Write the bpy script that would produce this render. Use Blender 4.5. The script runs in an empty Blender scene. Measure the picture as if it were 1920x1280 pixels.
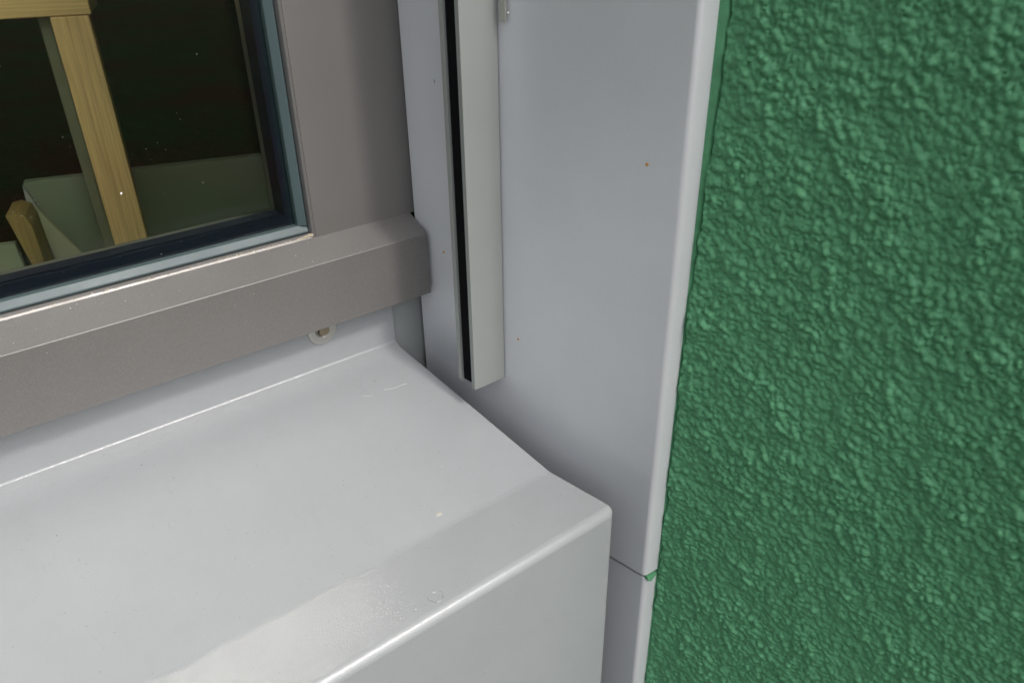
import bpy, bmesh, math, random
import numpy as np
from mathutils import Vector, Matrix
random.seed(7); rng = np.random.default_rng(11)
SC = bpy.context.scene
COL = SC.collection

# ------------------------------------------------------------------ camera
cd = bpy.data.cameras.new('camera'); cam = bpy.data.objects.new('camera', cd); COL.objects.link(cam)
right = Vector((0.78624543, -0.61777382, -0.01317673))
down = Vector((-0.3169595, -0.38490796, -0.86682324))
fwd = Vector((0.53042888, 0.68571231, -0.49844141))
m = Matrix((right, -down, -fwd)).transposed().to_4x4()
m.translation = Vector((-.2527, -.4775, .3042))
cam.matrix_world = m
cd.sensor_width = 36; cd.lens = 1461.07 / 1920 * 36
cd.clip_start = .01; cd.clip_end = 3000
cd.dof.use_dof = True; cd.dof.focus_distance = .56; cd.dof.aperture_fstop = 16
SC.camera = cam

# ------------------------------------------------------------------ light
SUN = Vector((.145, -.645, .7506)).normalized()
w = bpy.data.worlds.new('World'); SC.world = w; w.use_nodes = True
nt = w.node_tree; nt.nodes.clear()
sky = nt.nodes.new('ShaderNodeTexSky'); sky.sky_type = 'NISHITA'; sky.sun_disc = False
sky.sun_elevation = math.asin(SUN.z); sky.sun_rotation = math.atan2(SUN.x, SUN.y)
sky.dust_density = 4; sky.air_density = .8; sky.ozone_density = 1
hs = nt.nodes.new('ShaderNodeHueSaturation'); hs.inputs['Saturation'].default_value = .32
bg = nt.nodes.new('ShaderNodeBackground'); bg.inputs['Strength'].default_value = .15
wo = nt.nodes.new('ShaderNodeOutputWorld')
nt.links.new(sky.outputs[0], hs.inputs['Color']); nt.links.new(hs.outputs[0], bg.inputs[0]); nt.links.new(bg.outputs[0], wo.inputs[0])
sd = bpy.data.lights.new('sun', 'SUN'); sd.energy = 1.0; sd.angle = math.radians(6.5); sd.color = (1, .93, .86)
so = bpy.data.objects.new('sun', sd); COL.objects.link(so)
so.rotation_euler = SUN.to_track_quat('Z', 'Y').to_euler(); so.location = SUN * 5
SC.view_settings.view_transform = 'Standard'; SC.view_settings.look = 'None'
SC.view_settings.exposure = 0.66; SC.view_settings.gamma = 1; SC.view_settings.use_curve_mapping = False
SC.render.engine = 'CYCLES'
SC.cycles.max_bounces = 10; SC.cycles.transparent_max_bounces = 16; SC.cycles.caustics_reflective = True
SC.cycles.sample_clamp_indirect = 0; SC.cycles.blur_glossy = .3

# ------------------------------------------------------------------ helpers
def link(o, parent=None):
    COL.objects.link(o)
    if parent: o.parent = parent
    return o
def tag(o, label=None, cat=None, group=None, kind=None):
    if label: o['label'] = label
    if cat: o['category'] = cat
    if group: o['group'] = group
    if kind: o['kind'] = kind
    return o
def empty(name, loc=(0, 0, 0)):
    o = bpy.data.objects.new(name, None); o.empty_display_size = .02
    o.location = loc; COL.objects.link(o); return o
def mesh(name, verts, faces, mat, parent=None, smooth=False, bevel=0, seg=3, weights=None, angle=30):
    me = bpy.data.meshes.new(name); me.from_pydata([tuple(v) for v in verts], [], faces); me.update()
    bm = bmesh.new(); bm.from_mesh(me); bmesh.ops.recalc_face_normals(bm, faces=bm.faces); bm.to_mesh(me); bm.free()
    me.materials.append(mat)
    o = link(bpy.data.objects.new(name, me), parent)
    if parent: o.matrix_parent_inverse = Matrix.Translation(-parent.location)
    if bevel:
        b = o.modifiers.new('bevel', 'BEVEL'); b.width = bevel; b.segments = seg; b.harden_normals = False
        if weights is not None:
            b.limit_method = 'WEIGHT'
            at = me.attributes.new('bevel_weight_edge', 'FLOAT', 'EDGE')
            for i, e in enumerate(me.edges):
                p, q = [me.vertices[k].co for k in e.vertices]
                at.data[i].value = weights(p, q)
                e.use_edge_sharp = at.data[i].value <= 0
        else:
            b.limit_method = 'ANGLE'; b.angle_limit = math.radians(angle)
        smooth = True; wn = o.modifiers.new('normals', 'WEIGHTED_NORMAL'); wn.weight = 100; wn.mode = 'FACE_AREA'; wn.keep_sharp = True
    if smooth:
        for p in me.polygons: p.use_smooth = True
    return o
def prismZ(name, pts, z0, z1, mat, parent=None, **k):      # outline in XY, extruded up
    n = len(pts); v = [(x, y, z0) for x, y in pts] + [(x, y, z1) for x, y in pts]
    f = [(i, (i+1) % n, n+(i+1) % n, n+i) for i in range(n)] + [tuple(range(n))[::-1], tuple(range(n, 2*n))]
    return mesh(name, v, f, mat, parent, **k)
def prismX(name, pts, x0, x1, mat, parent=None, **k):      # outline in YZ; x0/x1 may depend on y
    fx0 = x0 if callable(x0) else (lambda y: x0); fx1 = x1 if callable(x1) else (lambda y: x1)
    n = len(pts); v = [(fx0(y), y, z) for y, z in pts] + [(fx1(y), y, z) for y, z in pts]
    f = [(i, (i+1) % n, n+(i+1) % n, n+i) for i in range(n)] + [tuple(range(n))[::-1], tuple(range(n, 2*n))]
    return mesh(name, v, f, mat, parent, **k)
def box(name, a, b, mat, parent=None, **k):
    return prismZ(name, [(a[0], a[1]), (b[0], a[1]), (b[0], b[1]), (a[0], b[1])], a[2], b[2], mat, parent, **k)
def fillet(pts, rs, n=6):                                   # open polyline with rounded corners
    out = []
    for i, p in enumerate(pts):
        r = rs[i]
        if r == 0 or i in (0, len(pts)-1): out.append(tuple(p)); continue
        p = Vector(p); a = (Vector(pts[i-1])-p).normalized(); b = (Vector(pts[i+1])-p).normalized()
        ang = a.angle(b); d = r/math.tan(ang/2)
        s, e = p+a*d, p+b*d; c = p+(a+b).normalized()*(r/math.sin(ang/2))
        for k in range(n+1):
            t = k/n; q = (s-c).lerp(e-c, t); q = q.normalized()*r+c if r > 0 else q
            out.append((q.x, q.y))
    return out
def offset(pts, d):                                         # offset an open polyline to one side
    out = []
    for i in range(len(pts)):
        p = Vector(pts[i]); t = Vector((0, 0))
        if i > 0: t += (p-Vector(pts[i-1])).normalized()
        if i < len(pts)-1: t += (Vector(pts[i+1])-p).normalized()
        t.normalize(); nrm = Vector((-t.y, t.x)); q = p+nrm*d; out.append((q.x, q.y))
    return out

# ------------------------------------------------------------------ materials
class N:
    def __init__(s, name):
        s.m = bpy.data.materials.new(name); s.m.use_nodes = True; s.t = s.m.node_tree
        s.p = s.t.nodes['Principled BSDF']; s.out = s.t.nodes['Material Output']
    def n(s, ty, **k):
        o = s.t.nodes.new('ShaderNode'+ty)
        for a, b in k.items():
            if hasattr(o, a): setattr(o, a, b)
            else: o.inputs[a.replace('_', ' ')].default_value = b
        return o
    def l(s, a, b): s.t.links.new(a, b)
    def co(s, scale=(1, 1, 1), rot=(0, 0, 0)):
        c = s.n('TexCoord'); mp = s.n('Mapping'); mp.inputs['Scale'].default_value = scale; mp.inputs['Rotation'].default_value = rot
        s.l(c.outputs['Object'], mp.inputs[0]); return mp.outputs[0]
    def noise(s, scale, detail=3, rough=.5, vec=None):
        o = s.n('TexNoise'); o.inputs['Scale'].default_value = scale; o.inputs['Detail'].default_value = detail; o.inputs['Roughness'].default_value = rough
        s.l(vec or s.co(), o.inputs['Vector']); return o
    def ramp(s, src, stops):
        r = s.n('ValToRGB'); e = r.color_ramp.elements
        while len(e) < len(stops): e.new(.5)
        for i, (p, c) in enumerate(stops):
            e[i].position = p; e[i].color = (*c, 1) if len(c) == 3 else c
        s.l(src, r.inputs[0]); return r.outputs[0]
    def mix(s, f, a, b, blend='MIX'):
        o = s.n('Mix'); o.data_type = 'RGBA'; o.blend_type = blend
        for sock, val in ((o.inputs[0], f), (o.inputs[6], a), (o.inputs[7], b)):
            if hasattr(val, 'is_linked'): s.l(val, sock)
            elif isinstance(val, tuple): sock.default_value = (*val, 1)
            else: sock.default_value = val
        return o.outputs[2]
    def bump(s, h, strength, dist, prev=None):
        b = s.n('Bump'); b.inputs['Strength'].default_value = strength; b.inputs['Distance'].default_value = dist
        s.l(h, b.inputs['Height'])
        if prev: s.l(prev, b.inputs['Normal'])
        return b.outputs[0]

def speck_mask(M, scale, thr, vec=None):                    # small separate dots
    v = M.n('TexVoronoi'); v.inputs['Scale'].default_value = scale; M.l(vec or M.co(), v.inputs['Vector'])
    a = M.ramp(v.outputs['Distance'], [(thr*.55, (1, 1, 1)), (thr, (0, 0, 0))])
    sep = M.n('SeparateColor'); M.l(v.outputs['Color'], sep.inputs[0])
    g = M.ramp(sep.outputs[0], [(.80, (0, 0, 0)), (.82, (1, 1, 1))])
    return M.mix(1., a, g, 'MULTIPLY')

def paint(name, col, rough, metallic=0, peel=.15, pscale=900, var=.05, flake=0, spec=.5, dirt=.0, coat=0, coatr=.1):
    M = N(name)
    n1 = M.noise(14, 4); c = M.ramp(n1.outputs[0], [(.3, tuple(x*(1-var) for x in col)), (.7, tuple(min(1, x*(1+var)) for x in col))])
    if flake:
        nf = M.noise(2600, 1, .5); f = M.ramp(nf.outputs[0], [(.4, tuple([1-flake]*3)), (.62, tuple([1+0*flake]*3))])
        c = M.mix(1., c, f, 'MULTIPLY')
    if dirt:
        c = M.mix(M.ramp(speck_mask(M, 230, .10), [(0, (0, 0, 0)), (1, (dirt,)*3)]), c, tuple(x*.35 for x in col))
        sm = M.noise(60, 6, .7); c = M.mix(M.ramp(sm.outputs[0], [(.45, (0, 0, 0)), (.80, (dirt*.30,)*3)]), c, tuple(x*y for x, y in zip(col, (.78, .76, .70))))
    M.l(c, M.p.inputs['Base Color'])
    r = M.noise(25, 5, .65); M.l(M.ramp(r.outputs[0], [(.3, (rough*.85,)*3), (.7, (rough*1.18,)*3)]), M.p.inputs['Roughness'])
    M.p.inputs['Metallic'].default_value = metallic; M.p.inputs['Specular IOR Level'].default_value = spec
    if coat: M.p.inputs['Coat Weight'].default_value = coat; M.p.inputs['Coat Roughness'].default_value = coatr
    b = M.noise(pscale, 2, .5); nb = M.bump(b.outputs[0], peel, .0004)
    if coat: M.l(nb, M.p.inputs['Coat Normal'])
    M.l(nb, M.p.inputs['Normal'])
    return M.m

SILL = paint('sill_powder_coat', (.303, .316, .327), .185, peel=.40, pscale=1300, var=.02, dirt=.5, spec=.55)
REV = paint('reveal_powder_coat', (.66, .672, .70), .33, metallic=.2, peel=.10, pscale=1100, var=.03, flake=.06, spec=.5, dirt=.12)
FRAME = paint('taupe_metallic_paint', (.203, .194, .187), .36, metallic=.3, peel=.16, pscale=1500, var=.03, flake=.22, spec=.6)
RAIL = paint('anodised_aluminium', (.325, .345, .33), .42, metallic=.3, peel=.06, var=.03, spec=.5, dirt=.15)
GREYPLATE = paint('grey_plate', (.27, .29, .285), .5, peel=.1)
GASKET = paint('teal_grey_gasket', (.060, .088, .094), .42, peel=.1, spec=.4)
BLACK = paint('black_rubber', (.005, .005, .006), .8, peel=.1, spec=.08)
SPACER = paint('spacer_black', (.003, .0045, .014), .5, peel=.05, spec=.12)
STEEL = paint('washer_steel', (.50, .49, .46), .35, metallic=.8, peel=.1)
SCREW = paint('screw_brass_dirt', (.30, .25, .17), .40, metallic=.7, peel=.3, pscale=500)
RUST = paint('rust_stain', (.55, .27, .05), .7)
SCRATCH = paint('pale_scratch', (.45, .46, .47), .4)
SAW = paint('sawdust_grain', (.42, .37, .28), .8, var=.3)
DUST = paint('white_dust', (.80, .80, .78), .7)
DARKDIRT = paint('dark_dirt', (.10, .08, .06), .8)
CHIP = paint('plaster_chip', (.355, .345, .315), .8, var=.1)
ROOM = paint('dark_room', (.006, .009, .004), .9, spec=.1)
BOARD = paint('pale_board', (.20, .215, .155), .7, var=.08)
BOARD2 = paint('lit_board_warm', (.46, .43, .31), .7, var=.08)
BOARD3 = paint('pale_board_grey', (.30, .31, .29), .7, var=.08)

def wood(name, axis='Z', c0=(.88, .55, .245), c1=(.55, .29, .10)):
    M = N(name)
    sc = {'Z': (60, 60, 1.6), 'X': (1.6, 60, 60)}[axis]
    n = M.noise(1.6, 3, .5, vec=M.co(scale=sc)); fine = M.noise(7, 3, .6, vec=M.co(scale=sc))
    a = M.ramp(n.outputs[0], [(.30, c1), (.40, c0), (.52, c0), (.60, tuple(x*.82 for x in c0)), (.66, c0)])
    b = M.ramp(fine.outputs[0], [(.35, (.80, .78, .74)), (.6, (1, 1, 1))])
    M.l(M.mix(1., a, b, 'MULTIPLY'), M.p.inputs['Base Color']); M.p.inputs['Roughness'].default_value = .6
    M.l(M.bump(fine.outputs[0], .3, .0005), M.p.inputs['Normal'])
    return M.m
WOODZ = wood('pine_upright'); WOODX = wood('pine_lengthwise', 'X'); WOODD = wood('shaded_pine', 'Z', (.26, .17, .06), (.17, .10, .035))  # last one is pine with the stub's shade put into its colour
OLIVE = paint('olive_board', (.17, .155, .10), .7)

def glass(name, tint):
    M = N(name); M.t.nodes.remove(M.p)
    tr = M.n('BsdfTransparent'); tr.inputs[0].default_value = (*tint, 1)
    gl = M.n('BsdfGlossy'); gl.inputs['Roughness'].default_value = .012; gl.inputs[0].default_value = (1, 1, 1, 1)
    fr = M.n('Fresnel'); geo = M.n('NewGeometry'); mr = M.n('MapRange')
    mr.inputs['To Min'].default_value = 1.5; mr.inputs['To Max'].default_value = 1/1.5      # same reflectance on both faces of the pane
    M.l(geo.outputs['Backfacing'], mr.inputs['Value']); M.l(mr.outputs[0], fr.inputs[0])
    mx = M.n('MixShader'); M.l(fr.outputs[0], mx.inputs[0]); M.l(tr.outputs[0], mx.inputs[1]); M.l(gl.outputs[0], mx.inputs[2])
    M.l(mx.outputs[0], M.out.inputs[0]); return M.m
GLASS = glass('window_glass', (.97, .99, .96))

def stucco_mat():
    M = N('green_stucco_paint')
    n1 = M.noise(9, 4, .6); n2 = M.noise(180, 3, .6)
    c = M.ramp(n1.outputs[0], [(.3, (.093, .285, .146)), (.7, (.106, .317, .163))])
    c = M.mix(1., c, M.ramp(n2.outputs[0], [(.3, (.80, .82, .80)), (.7, (1.05, 1.05, 1.05))]), 'MULTIPLY')
    c = M.mix(M.ramp(speck_mask(M, 55, .022), [(0, (0, 0, 0)), (1, (.9,)*3)]), c, (.5, .5, .45))
    M.l(c, M.p.inputs['Base Color']); M.p.inputs['Roughness'].default_value = .68; M.p.inputs['Specular IOR Level'].default_value = .28
    M.l(M.bump(M.noise(1500, 3, .6).outputs[0], .25, .0003), M.p.inputs['Normal']); return M.m
STUCCO = stucco_mat()
def ground_mat():
    M = N('grass_and_soil')
    a = M.noise(1.6, 5, .65); b = M.noise(40, 4, .7)
    c = M.ramp(a.outputs[0], [(.40, (.018, .045, .008)), (.52, (.03, .036, .008)), (.60, (.045, .02, .008))])
    c = M.mix(1., c, M.ramp(b.outputs[0], [(.35, (.35, .35, .35)), (.65, (1.3, 1.3, 1.3))]), 'MULTIPLY')
    M.l(c, M.p.inputs['Base Color']); M.p.inputs['Roughness'].default_value = .9; M.p.inputs['Specular IOR Level'].default_value = .05
    M.l(M.bump(b.outputs[0], 1, .03), M.p.inputs['Normal']); return M.m

# ------------------------------------------------------------------ setting
S = math.sin(.165); Cc = math.cos(.165)
RX, RY = .0241, -.005                       # inner edge of the splayed reveal
def rev(t, off=0): return (RX+t*S+off*Cc, RY-t*Cc+off*S)      # off > 0 goes into the wall
gm = bpy.data.meshes.new('ground')
gm.from_pydata([(-400, -800, -.95), (400, -800, -.95), (400, 400, -.95), (-400, 400, -.95)], [], [(0, 1, 2, 3)])
gm.materials.append(ground_mat()); tag(link(bpy.data.objects.new('ground', gm)), kind='structure')

# green rendered wall beside the opening: fine relief where the photograph shows it
S2, C2 = math.sin(.205), math.cos(.205)        # the rendered face flares a little more than the lining
SX, SY = .0738, -.2217                      # where the render meets the metal lining
def lumps(nw, nz, cell):
    H = np.zeros((nz, nw), np.float32)
    area = nw*nz*cell*cell
    for rad_lo, rad_hi, per, amp in ((.0013, .0024, 34000, .95), (.0008, .0014, 150000, .92), (.0005, .0008, 220000, .85)):
        k = int(area*per*2.0)
        cx = rng.uniform(0, nw, k); cz = rng.uniform(0, nz, k); rr = rng.uniform(rad_lo, rad_hi, k)/cell
        st = rng.uniform(1, 1.45, k); an = rng.normal(-1.05, .55, k)
        for x, z, r, s, a in zip(cx, cz, rr, st, an):
            R = int(r*s)+2; x0 = max(0, int(x)-R); x1 = min(nw, int(x)+R+1); z0 = max(0, int(z)-R); z1 = min(nz, int(z)+R+1)
            if x1 <= x0 or z1 <= z0: continue
            X, Z = np.meshgrid(np.arange(x0, x1)-x, np.arange(z0, z1)-z)
            ca, sa = math.cos(a), math.sin(a)
            u = (X*ca+Z*sa)/(r*s); v = (-X*sa+Z*ca)/r
            q = np.clip(1-u*u-v*v, 0, 1)
            h = np.sqrt(q)*r*cell*amp
            T = H[z0:z1, x0:x1]
            np.maximum(T*.45+h, T, out=T) if False else np.copyto(T, np.maximum(T, T*.35+h))
    return H
def gauss(A, sig):
    F = np.fft.rfft2(A); fz = np.fft.fftfreq(A.shape[0])[:, None]; fx = np.fft.rfftfreq(A.shape[1])[None]
    return np.fft.irfft2(F*np.exp(-2*(math.pi*sig)**2*(fz*fz+fx*fx)), A.shape)
def stucco():
    cell = .0005; nw, nz = 520, 1400
    H = lumps(nw, nz, cell)
    H = gauss(H, .55)
    for _ in range(900):                                      # pinholes left by air in the paint
        x, z = rng.integers(3, nw-3), rng.integers(3, nz-3); H[z-1:z+1, x-1:x+2] -= .0007
    big = gauss(rng.normal(size=H.shape), 14); big /= big.std()
    mid = gauss(rng.normal(size=H.shape), 5); mid /= mid.std()
    H = H*(.95+.14*np.clip(big, -1.5, 1.5)) + big*.00020 + mid*.00022
    ws = np.concatenate([np.arange(0, .236, cell), np.arange(.236, .28, .004)])
    zs = np.concatenate([np.arange(-1.0, -.30, .02), np.arange(-.30, .34, cell*1.0), np.arange(.34, 2.2, .03)])
    iw = (ws/cell).astype(int) % nw; iz = ((zs+.30)/cell).astype(int) % nz
    W, Z = np.meshgrid(ws, zs); h = H[iz][:, iw].copy()
    # smooth trowelled bead against the metal lining, with a ragged groove behind it
    wob = gauss(rng.normal(size=(nz, 8)), 5)[:, 0]; wob = wob/wob.std(); wob = wob[iz][:, None]
    e = np.clip(.0009+.0048*np.clip((Z-.05)/.22, 0, 1)+wob*.00032, .0006, .01)
    t = np.clip((W-e)/.0006, 0, 1)
    h = h*t + (1-t)*(.0012*(1-W/e)+.0003)
    g = np.exp(-((W-e-.0003)/.00045)**2)*np.clip(.6+.5*wob+(Z-.05)*4, .1, 1.6)
    h -= g*.0021
    h *= np.clip((.272-W)/.008, 0, 1)
    X = SX+W*S2-h*C2; Y = SY-W*C2-h*S2
    V = np.stack([X, Y, Z], -1).reshape(-1, 3)
    nr, nc = W.shape
    idx = np.arange(nr*nc).reshape(nr, nc)
    F = np.stack([idx[:-1, :-1], idx[:-1, 1:], idx[1:, 1:], idx[1:, :-1]], -1).reshape(-1, 4)
    me = bpy.data.meshes.new('render_coat')
    me.vertices.add(len(V)); me.vertices.foreach_set('co', V.astype(np.float32).ravel())
    me.loops.add(F.size); me.loops.foreach_set('vertex_index', F.astype(np.int32).ravel())
    me.polygons.add(len(F)); me.polygons.foreach_set('loop_start', np.arange(0, F.size, 4, dtype=np.int32))
    me.polygons.foreach_set('use_smooth', np.ones(len(F), bool))
    me.update(calc_edges=True); me.validate(); me.materials.append(STUCCO)
    return me
house = empty('rendered_wall', (.5, -.3, -.95))
tag(house, 'green wall with coarse lumpy roughcast render right of the silver window reveal', 'wall')
sw = link(bpy.data.objects.new('render_coat', stucco()), house); sw.matrix_parent_inverse = Matrix.Translation(-house.location)
# wall body behind the render and round the opening
c1 = (SX+.27*S2, SY-.27*C2)
prismZ('wall_body', [(SX+.003, SY+.0), (c1[0]+.003, c1[1]+.001), (2.6, c1[1]+.001), (2.6, .06), (.045, .06), (.045, -.03), (SX+.003, -.19)], -.95, 2.2, STUCCO, house)
prismZ('wall_body', [(-3.0, .06), (-4.2, .06), (-4.2, c1[1]), (-3.1, c1[1])], -.95, 2.2, STUCCO, house)
box('lintel', (-4.2, c1[1], 2.203), (2.6, .06, 3.2), STUCCO, house)
box('wall_body', (-2.999, -.15, -.95), (.04, .06, -.46), STUCCO, house)

# ------------------------------------------------------------------ reveal lining panels
def panel(name, z0, z1, dt, label, off=0.0):
    tf = .2197
    o3 = offset([(0, 0), (1, 0)], 0)
    a = rev(0, .0); inner = (a[0]+.0045, a[1]+.0005)
    pts = [rev(0.0, off), rev(tf, off), (.0731, SY-.0008+off*.3), (.0740, SY+.012)]
    pts = [rev(-.004, off+.004)]+pts
    line = fillet(pts, [0, .0009, .0034, .0008, 0], 8)
    th = offset(line, .0016)
    poly = line+th[::-1]
    o = prismZ(name, poly, z0, z1, REV, bevel=.0007, seg=3, angle=50)
    tag(o, label, 'panel'); return o
up = panel('reveal_panel', -.1149, 2.195, 0, 'tall upper silver metal reveal panel between the guide rail and green wall')
lo = panel('reveal_panel', -.90, -.1184, 0, 'lower silver metal reveal panel below the joint beside the sill nose', off=.0011)
# dull strip closing the joint from behind
for (t, z, r) in ((.0305, .199, .0006), (.0295, .0790, .0012), (.1015, .0334, .0011), (.1965, .1769, .0011)):
    x, y = rev(t, -.00012)
    vs = []; n = 14
    for k in range(n):
        a = 2*math.pi*k/n; q = r*random.uniform(.7, 1.1); hh = 1.0 if r > .0008 else 3.2
        xx, yy = rev(t+q*math.cos(a)*(1 if r > .0008 else .5), -.00012); vs.append((xx, yy, z+q*math.sin(a)*hh))
    cx, cy = rev(t, -.0005); vs.append((cx, cy, z)); vs += [(rev(t, .0004)[0], rev(t, .0004)[1], z)]
    f = [(k, (k+1) % n, n) for k in range(n)]+[((k+1) % n, k, n+1) for k in range(n)]
    mesh('rust_spot' if r > .0008 else 'scuff_mark', vs, f, RUST if r > .0008 else DARKDIRT, up)
# blob of green paint caught in the joint
gp = [(.0620, -.2233, -.1162), (.0668, -.2240, -.1163), (.0712, -.2237, -.1166), (.0708, -.2236, -.1190), (.0682, -.2240, -.1196), (.0655, -.2240, -.1216), (.0622, -.2236, -.1190)]
n = len(gp); v = gp+[(x, y+.0035, z) for x, y, z in gp]
mesh('paint_smear', v, [tuple(range(n)), tuple(range(n, 2*n))[::-1]]+[(i, (i+1) % n, n+(i+1) % n, n+i) for i in range(n)], STUCCO, lo, bevel=.0005)

# ------------------------------------------------------------------ sill
def xe(y): return 0.0-y*math.tan(.165)
prof = [(0, 0), (-.1577, -.0434), (-.2130, -.0440), (-.2130, -.455), (0, -.455)]
def wts(p, q):
    lx = abs(p.x-q.x) > .3
    if lx:
        if abs(p.y) < 1e-4 and abs(p.z) < 1e-4: return 0
        if abs(p.z+.0434) < 1e-4: return .45
        if abs(p.z+.0440) < 1e-4: return .95
        return 0
    r = p.x > -.5 and q.x > -.5
    if r and abs(p.y+.213) < 1e-4 and abs(q.y+.213) < 1e-4: return .75
    if r and p.z > -.1 and q.z > -.1: return .20
    return 0
sill = prismX('window_sill', prof, -2.98, xe, SILL, bevel=.0065, seg=6, weights=wts)
tag(sill, 'pale grey folded metal window sill with glossy rounded front edge under the window', 'window sill')
up_ = fillet([(-.006, -.00155), (0.0, 0.0001), (-.0003, .055)], [0, .0022, 0], 6)
upl = up_+[(.0016, .055), (.0016, -.004), (-.006, -.006)]
prismX('upstand', upl, -2.978, .0012, SILL, sill, bevel=.0006, seg=2, angle=60)
def disc(name, c, r, th, mat, parent, seg=32, ri=0):
    vs, f = [], []
    for y in (c[1], c[1]-th):
        for R in ((ri, r) if ri else (r,)):
            for k in range(seg):
                a = 2*math.pi*k/seg; vs.append((c[0]+R*math.cos(a), y, c[2]+R*math.sin(a)))
    if ri:
        for k in range(seg):
            j = (k+1) % seg; A, B, C2, D = 0, seg, 2*seg, 3*seg
            f += [(A+k, A+j, B+j, B+k), (C2+k, D+k, D+j, C2+j), (B+k, B+j, D+j, D+k), (A+k, C2+k, C2+j, A+j)]
    else:
        f = [tuple(range(seg)), tuple(range(seg, 2*seg))[::-1]]+[(k, (k+1) % seg, seg+(k+1) % seg, seg+k) for k in range(seg)]
    return mesh(name, vs, f, mat, parent, bevel=min(.0005, th*.4), seg=2)
wc = (-.0585, -.0003, .0312)
wa = disc('washer', wc, .0112, .0016, STEEL, sill, ri=.0052)
disc('screw_recess', (wc[0], -.0003, wc[2]), .0053, .0006, DARKDIRT, wa)
disc('screw_head', (wc[0]+.0010, -.0004, wc[2]-.0002), .0040, .0030, SCREW, wa)
disc('screw_collar', (wc[0]-.0001, -.0004, wc[2]-.0002), .0047, .0020, STEEL, wa, ri=.0040)
def patch(name, cx, cy, z, rx, ry, mat, parent, h=.0004, n=12, slope=0):
    vs = []
    for k in range(n):
        a = 2*math.pi*k/n; q = random.uniform(.65, 1.1)
        y = cy+ry*q*math.sin(a); vs.append((cx+rx*q*math.cos(a), y, z+slope*(y-cy)+.00003))
    vs.append((cx, cy, z+h)); vs.append((cx, cy, z-h))
    return mesh(name, vs, [(k, (k+1) % n, n) for k in range(n)]+[((k+1) % n, k, n+1) for k in range(n)], mat, parent)
SL = .0434/.1577
def zs_(y): return y*SL if y > -.1577 else -.0434-.0006*(-.1577-y)/.0553
patch('plaster_chip', -.0592, -.1480, zs_(-.1480)+.0002, .0026, .0016, CHIP, sill, .0005, slope=SL)
patch('plaster_chip', -.036, -.118, zs_(-.118)+.0001, .0011, .0008, CHIP, sill, .0004, slope=SL)
# faint ring left by a drop, and a few pale scratches
def thread(name, pts, w, mat, parent):
    vs, f = [], []
    for i, p in enumerate(pts):
        p = Vector(p); t = (Vector(pts[min(i+1, len(pts)-1)])-Vector(pts[max(i-1, 0)])).normalized(); s = t.cross(Vector((0, 0, 1))).normalized()*w
        vs += [p-s, p+Vector((0, 0, w*.8)), p+s]
    for i in range(len(pts)-1):
        a = i*3; f += [(a, a+1, a+4, a+3), (a+1, a+2, a+5, a+4)]
    return mesh(name, vs, f, mat, parent)
RING = paint('dried_drop', (.29, .285, .27), .25)
ring = [(-.0965+.0044*math.cos(a)*(1+.12*math.sin(3*a)), -.2015+.0038*math.sin(a), zs_(-.2)+.0003) for a in np.linspace(0, 6.0, 30)]
ring = [(x, y, -.0438+.00012) for x, y, z in ring]
thread('dried_drop_ring', ring, .00018, RING, sill)
for _ in range(26):
    y0 = -random.uniform(.02, .15); x0 = random.uniform(-.30, -.02); r0 = random.uniform(.0009, .0026); e0 = random.uniform(.7, 1.2)
    thread('dried_drop_ring', [(x0+r0*math.cos(a), y0+r0*e0*math.sin(a), zs_(y0+r0*e0*math.sin(a))+.00004) for a in np.linspace(0, random.uniform(3.5, 6.28), 20)], .00012, RING, sill)
def sc(pts): return [(x, y, zs_(y)+.00008) for x, y in pts]
thread('scratch', sc([(-.034, -.040), (-.030, -.0415), (-.026, -.0425), (-.021, -.0420), (-.016, -.0425)]), .00022, SCRATCH, sill)
thread('scratch', sc([(-.051, -.0375), (-.047, -.0400), (-.044, -.041)]), .00016, SCRATCH, sill)

# ------------------------------------------------------------------ window
win = empty('window', (-.6, .03, .045))
tag(win, 'taupe aluminium window with double glazing and sloping bottom profile above the sill', 'window')
prismZ('side_frame', [(-.0545, .0042), (-.0538, .0012), (-.0527, .0004), (-.0522, .0010), (-.0517, .0002), (-.0505, 0), (.0300, 0), (.0300, .07), (-.0545, .07)], .1008, 1.95, FRAME, win, bevel=.0002, seg=2, angle=25)
prismX('bottom_profile', [(-.0214, .0432), (-.0214, .0910), (-.0003, .1010), (.0005, .1013), (.0012, .1011), (.0020, .1022), (.0026, .1021), (.0042, .1031), (.0280, .1033), (.07, .1033), (.07, .0432)], -2.96, .0232, FRAME, win, bevel=.0004, seg=3, weights=lambda p, q: 1.0 if abs(p.x-q.x) > .3 and p.y < -.02 else 0)
box('frame_base_plate', (-2.96, .0026, -.10), (.0330, .0300, .0430), GREYPLATE, win)
prismZ('side_frame', [(-2.96, 0), (-2.90, 0), (-2.90, .07), (-2.96, .07)], .1035, 1.95, FRAME, win)
box('top_frame', (-2.96, 0, 1.953), (.0225, .07, 2.19), FRAME, win)
prismZ('gasket', fillet([(-.0548, .0125), (-.0548, .0038), (-.0606, .0078), (-.0606, .0125)], [0, .0012, .0008, 0], 4), .1095, 1.952, GASKET, win, smooth=False)
gk = prismX('gasket', fillet([(.0125, .1034), (.0038, .1036), (.0078, .1094), (.0125, .1094)], [0, .0012, .0008, 0], 4), -2.899, lambda y: -.0549, GASKET, win)
box('glass_pane', (-2.899, .0080, .1045), (-.0560, .0120, 1.951), GLASS, win)
box('glass_pane', (-2.899, .0290, .1045), (-.0560, .0330, 1.951), GLASS, win)
prismZ('spacer_bar', [(-.0558, .0123), (-.0668, .0123), (-.0668, .0287), (-.0558, .0287)], .1170, 1.95, SPACER, win)
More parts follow.
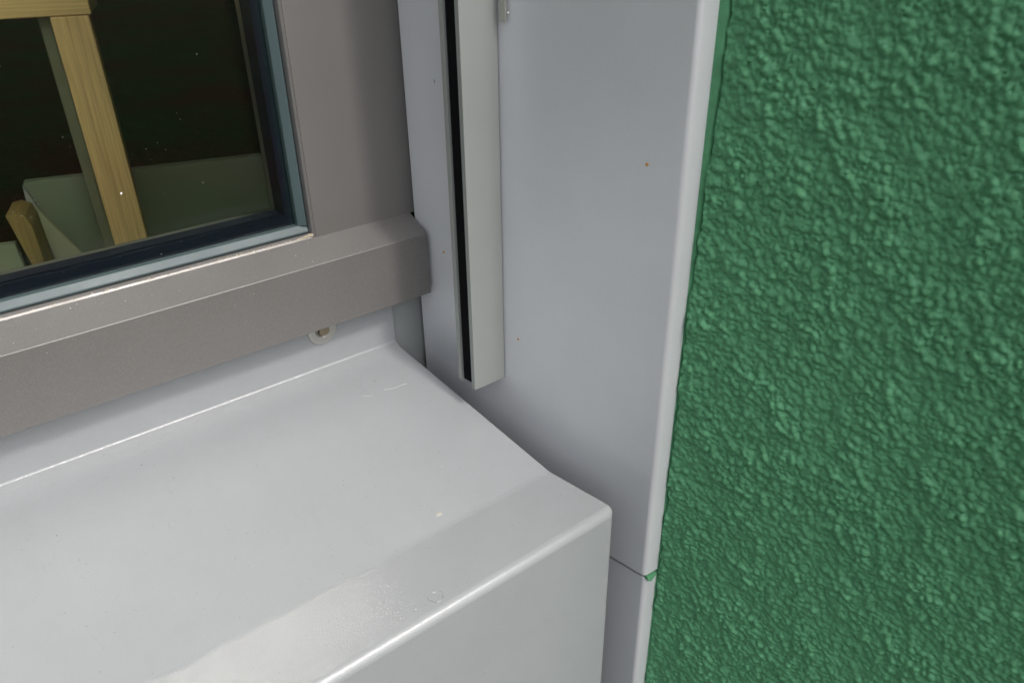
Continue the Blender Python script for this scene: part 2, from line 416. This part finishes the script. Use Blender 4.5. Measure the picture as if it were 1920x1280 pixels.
box('spacer_bar', (-2.898, .0123, .1037), (-.0558, .0285, .1168), SPACER, win)
box('spacer_bar', (-2.898, .0155, .1171), (-.0669, .0255, .1176), SPACER, win)
# inner sash rebate
prismZ('inner_sash', [(-.030, .0335), (-.0500, .0335), (-.0500, .0690), (-.030, .0690)], .1036, 1.95, BLACK, win)
box('inner_sash', (-2.898, .0335, .0900), (-.0501, .045, .1040), BLACK, win)

# ------------------------------------------------------------------ guide rail of the blind
rail = empty('guide_rail', (.0245, -.082, -.0034))
tag(rail, 'silver aluminium blind guide rail with black slot fixed beside the window frame', 'rail')
prismZ('channel', [(.0111, -.0925), (.0378, -.0925), (.0345, -.0720), (.0111, -.0720), (.0111, -.0760), (.0318, -.0760), (.0335, -.0885), (.0111, -.0885)], -.0034, 2.18, RAIL, rail, bevel=.00025, seg=2)
prismZ('slot_insert', [(.0126, -.0764), (.0300, -.0764), (.0300, -.0868), (.0150, -.0866), (.0134, -.0855)], -.0020, 2.18, BLACK, rail, bevel=.0012, seg=3)
clip = empty('fixing_clip', (.0375, -.099, .2405))
tag(clip, 'small bright metal clip on the reveal beside the top of the guide rail', 'clip')
prismZ('clip_plate', [(.0358, -.0968), (.0372, -.0972), (.0385, -.1008), (.0370, -.1010)], .2405, .285, STEEL, clip, bevel=.0003)
mesh('rivet', [(.0382+.0006*math.cos(a)*math.cos(b), -.1022+.0006*math.sin(a)*math.cos(b), .2455+.0006*math.sin(b)) for b in (-1.2, -.4, .4, 1.2) for a in np.linspace(0, 5.24, 6)],
     [(r*6+k, r*6+(k+1) % 6, r*6+6+(k+1) % 6, r*6+6+k) for r in range(3) for k in range(6)]+[tuple(range(6)), tuple(range(18, 24))], DUST, clip)

# ------------------------------------------------------------------ room behind the glass
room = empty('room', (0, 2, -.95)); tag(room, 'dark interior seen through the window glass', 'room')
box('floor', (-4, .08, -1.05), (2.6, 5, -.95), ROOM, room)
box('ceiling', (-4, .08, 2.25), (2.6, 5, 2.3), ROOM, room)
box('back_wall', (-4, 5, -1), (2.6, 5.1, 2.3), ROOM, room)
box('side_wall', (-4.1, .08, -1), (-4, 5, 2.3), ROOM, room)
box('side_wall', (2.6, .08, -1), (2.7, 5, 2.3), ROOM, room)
A17 = math.radians(17); E1 = Vector((math.cos(A17), -math.sin(A17), 0)); E2 = Vector((math.sin(A17), math.cos(A17), 0)); PB = Vector((-.0953, .5, 0))
def rbox(name, u0, u1, v0, v1, z0, z1, mat, parent, **k):
    # built along its own axes, then turned
    o = box(name, (u0, v0, z0), (u1, v1, z1), mat, None, **k)
    o.location = PB; o.rotation_euler = (0, 0, -A17)
    if parent: o.parent = parent; o.matrix_parent_inverse = Matrix.Translation(-parent.location)
    return o
tf_ = empty('workbench_frame', tuple(PB+Vector((0, 0, -.95))))
tag(tf_, 'pale pine timber frame with post and top rail standing inside behind the glass', 'timber frame')
rbox('post', 0, .0373, 0, .022, -.95, .1990, WOODZ, tf_, bevel=.0015)
rbox('rear_post', -.0150, .0300, .0225, .045, -.95, .1990, OLIVE, tf_, bevel=.0015)
rbox('top_rail', -.9, .0400, -.0006, .093, .1994, .262, WOODX, tf_, bevel=.0015)
pb = tag(rbox('board', -.0933, .190, .097, .112, -.95, .0050, BOARD, None, bevel=.001), 'grey green sheet board standing upright behind the timber post', 'board')
def rpoly(name, pts, v, th, mat):
    n = len(pts); vs = [(u, v, z) for u, z in pts]+[(u, v+th, z) for u, z in pts]
    o = mesh(name, vs, [tuple(range(n)), tuple(range(n, 2*n))[::-1]]+[(i, (i+1) % n, n+(i+1) % n, n+i) for i in range(n)], mat)
    o.location = PB; o.rotation_euler = (0, 0, -A17); return o
def uu(x, y): return (Vector((x, y, 0))-PB).dot(E1)
u = uu
tag(rpoly('strip_board', [(u(-.1553, .6229), .0035), (u(-.1490, .6210), -.0184), (u(-.1444, .6196), -.1057), (u(-.1410, .6190), -.30), (u(-.175, .629), -.30), (u(-.1637, .6255), -.1089)], .090, .006, BOARD3), 'narrow light grey strip on the left edge of the sheet', 'board')
tag(rpoly('lit_triangle', [(u(-.1500, .6215), -.0190), (u(-.1100, .6100), -.1000), (u(-.0950, .606), -.1500), (u(-.0900, .604), -.30), (u(-.1400, .618), -.30), (u(-.1430, .6195), -.1040)], .082, .006, BOARD2), 'triangular lit patch on the sheet left of the post, modelled as a paler board', 'board')  # added paler board stands for the lit triangle on the sheet
tag(rpoly('timber_stub', [(u(-.1912, .5293), -.0032), (u(-.182, .5263), -.0015), (u(-.1736, .5239), -.0060), (u(-.1700, .523), -.0180), (u(-.1640, .521), -.40), (u(-.178, .5255), -.40), (u(-.1815, .5262), -.0700)], 0, .05, WOODD), 'short pine stub with rounded top at far left behind the glass', 'timber')
tag(rpoly('low_board', [(-.45, -.038), (u(-.1944, .5303), -.0411), (u(-.1944, .5303)+.012, -.40), (-.45, -.40)], .012, .012, BOARD), 'low grey green board at the bottom left corner behind the glass', 'board')

# ------------------------------------------------------------------ dust, grit and sawdust
def grains(name, pts, mat, size, parent=None, label=None, cat=None, squash=1):
    vs, f = [], []
    for p in pts:
        r = size*random.lognormvariate(0, .35); b = len(vs)
        M3 = Matrix.Rotation(random.uniform(0, 6), 3, 'Z') @ Matrix.Rotation(random.uniform(0, 6), 3, 'X')
        for q in ((1, 0, 0), (-1, .2, 0), (0, 1, .2), (.1, -1, 0), (0, 0, 1), (0, .1, -1)):
            d = M3 @ Vector((q[0]*random.uniform(.6, 1.6), q[1], q[2])); vs.append(Vector(p)+d*r)
        f += [(b+i, b+j, b+k) for i, j, k in ((0, 2, 4), (2, 1, 4), (1, 3, 4), (3, 0, 4), (2, 0, 5), (1, 2, 5), (3, 1, 5), (0, 3, 5))]
    o = mesh(name, vs, f, mat, parent); tag(o, label, cat, kind='stuff'); return o
P = []
for _ in range(420):                         # sawdust lying along the gasket, heaped in the corner
    x = -.0545-abs(random.gauss(0, 1))*.07 if random.random() < .6 else random.uniform(-.32, -.055)
    y = .0015+random.random()**1.5*.0028; P.append((x, y, .1010+.0005*y/.003+.0007))
for _ in range(420):
    a = random.expovariate(1/.0028); P.append((-.0548-a+random.uniform(0, .004), .001+random.random()*.003, .1022+max(0, .0016-a*.3)*random.random()))
grains('sawdust', P, SAW, .00033, label='fine pale sawdust lying in the bottom corner of the window along the gasket', cat='sawdust')
P = [(random.uniform(-.30, .02), -random.uniform(.0005, .0208), 0) for _ in range(40)]
P = [(x, y, .1010+y*(.0100/.0211)+.00015) for x, y, _ in P]
P += [(random.uniform(-.28, .015), -.0216, random.uniform(.045, .09)) for _ in range(12)]
P += [(-.0595+.004*math.cos(k), -.0004, .020) for k in range(1)]
grains('dust', P, DUST, .00015, label='white dust specks on the taupe bottom profile of the window', cat='dust')
P = [(random.uniform(-.27, -.066), .0078, random.uniform(.11, .26)) for _ in range(45)]
P += [(-.215+random.gauss(0, .006), .0078, .16+random.gauss(0, .006)) for _ in range(10)]+[(-.14+random.gauss(0, .006), .0078, .175+random.gauss(0, .004)) for _ in range(8)]
grains('dust', P, DUST, .00014, label='tiny white dust specks on the outside of the window glass', cat='dust')
grains('dust', [(-.1636, .0077, .1555), (-.1165, .0077, .152)], DUST, .0005, label='two larger white specks on the window glass near the timber post', cat='dust')
P = []
for _ in range(150):
    y = -random.uniform(.005, .205); P.append((random.uniform(-.35, -y*.16-.004), y, zs_(y)+.00012))
grains('grit', P, DARKDIRT, .00016, label='fine dark grit scattered over the pale metal sill', cat='grit')
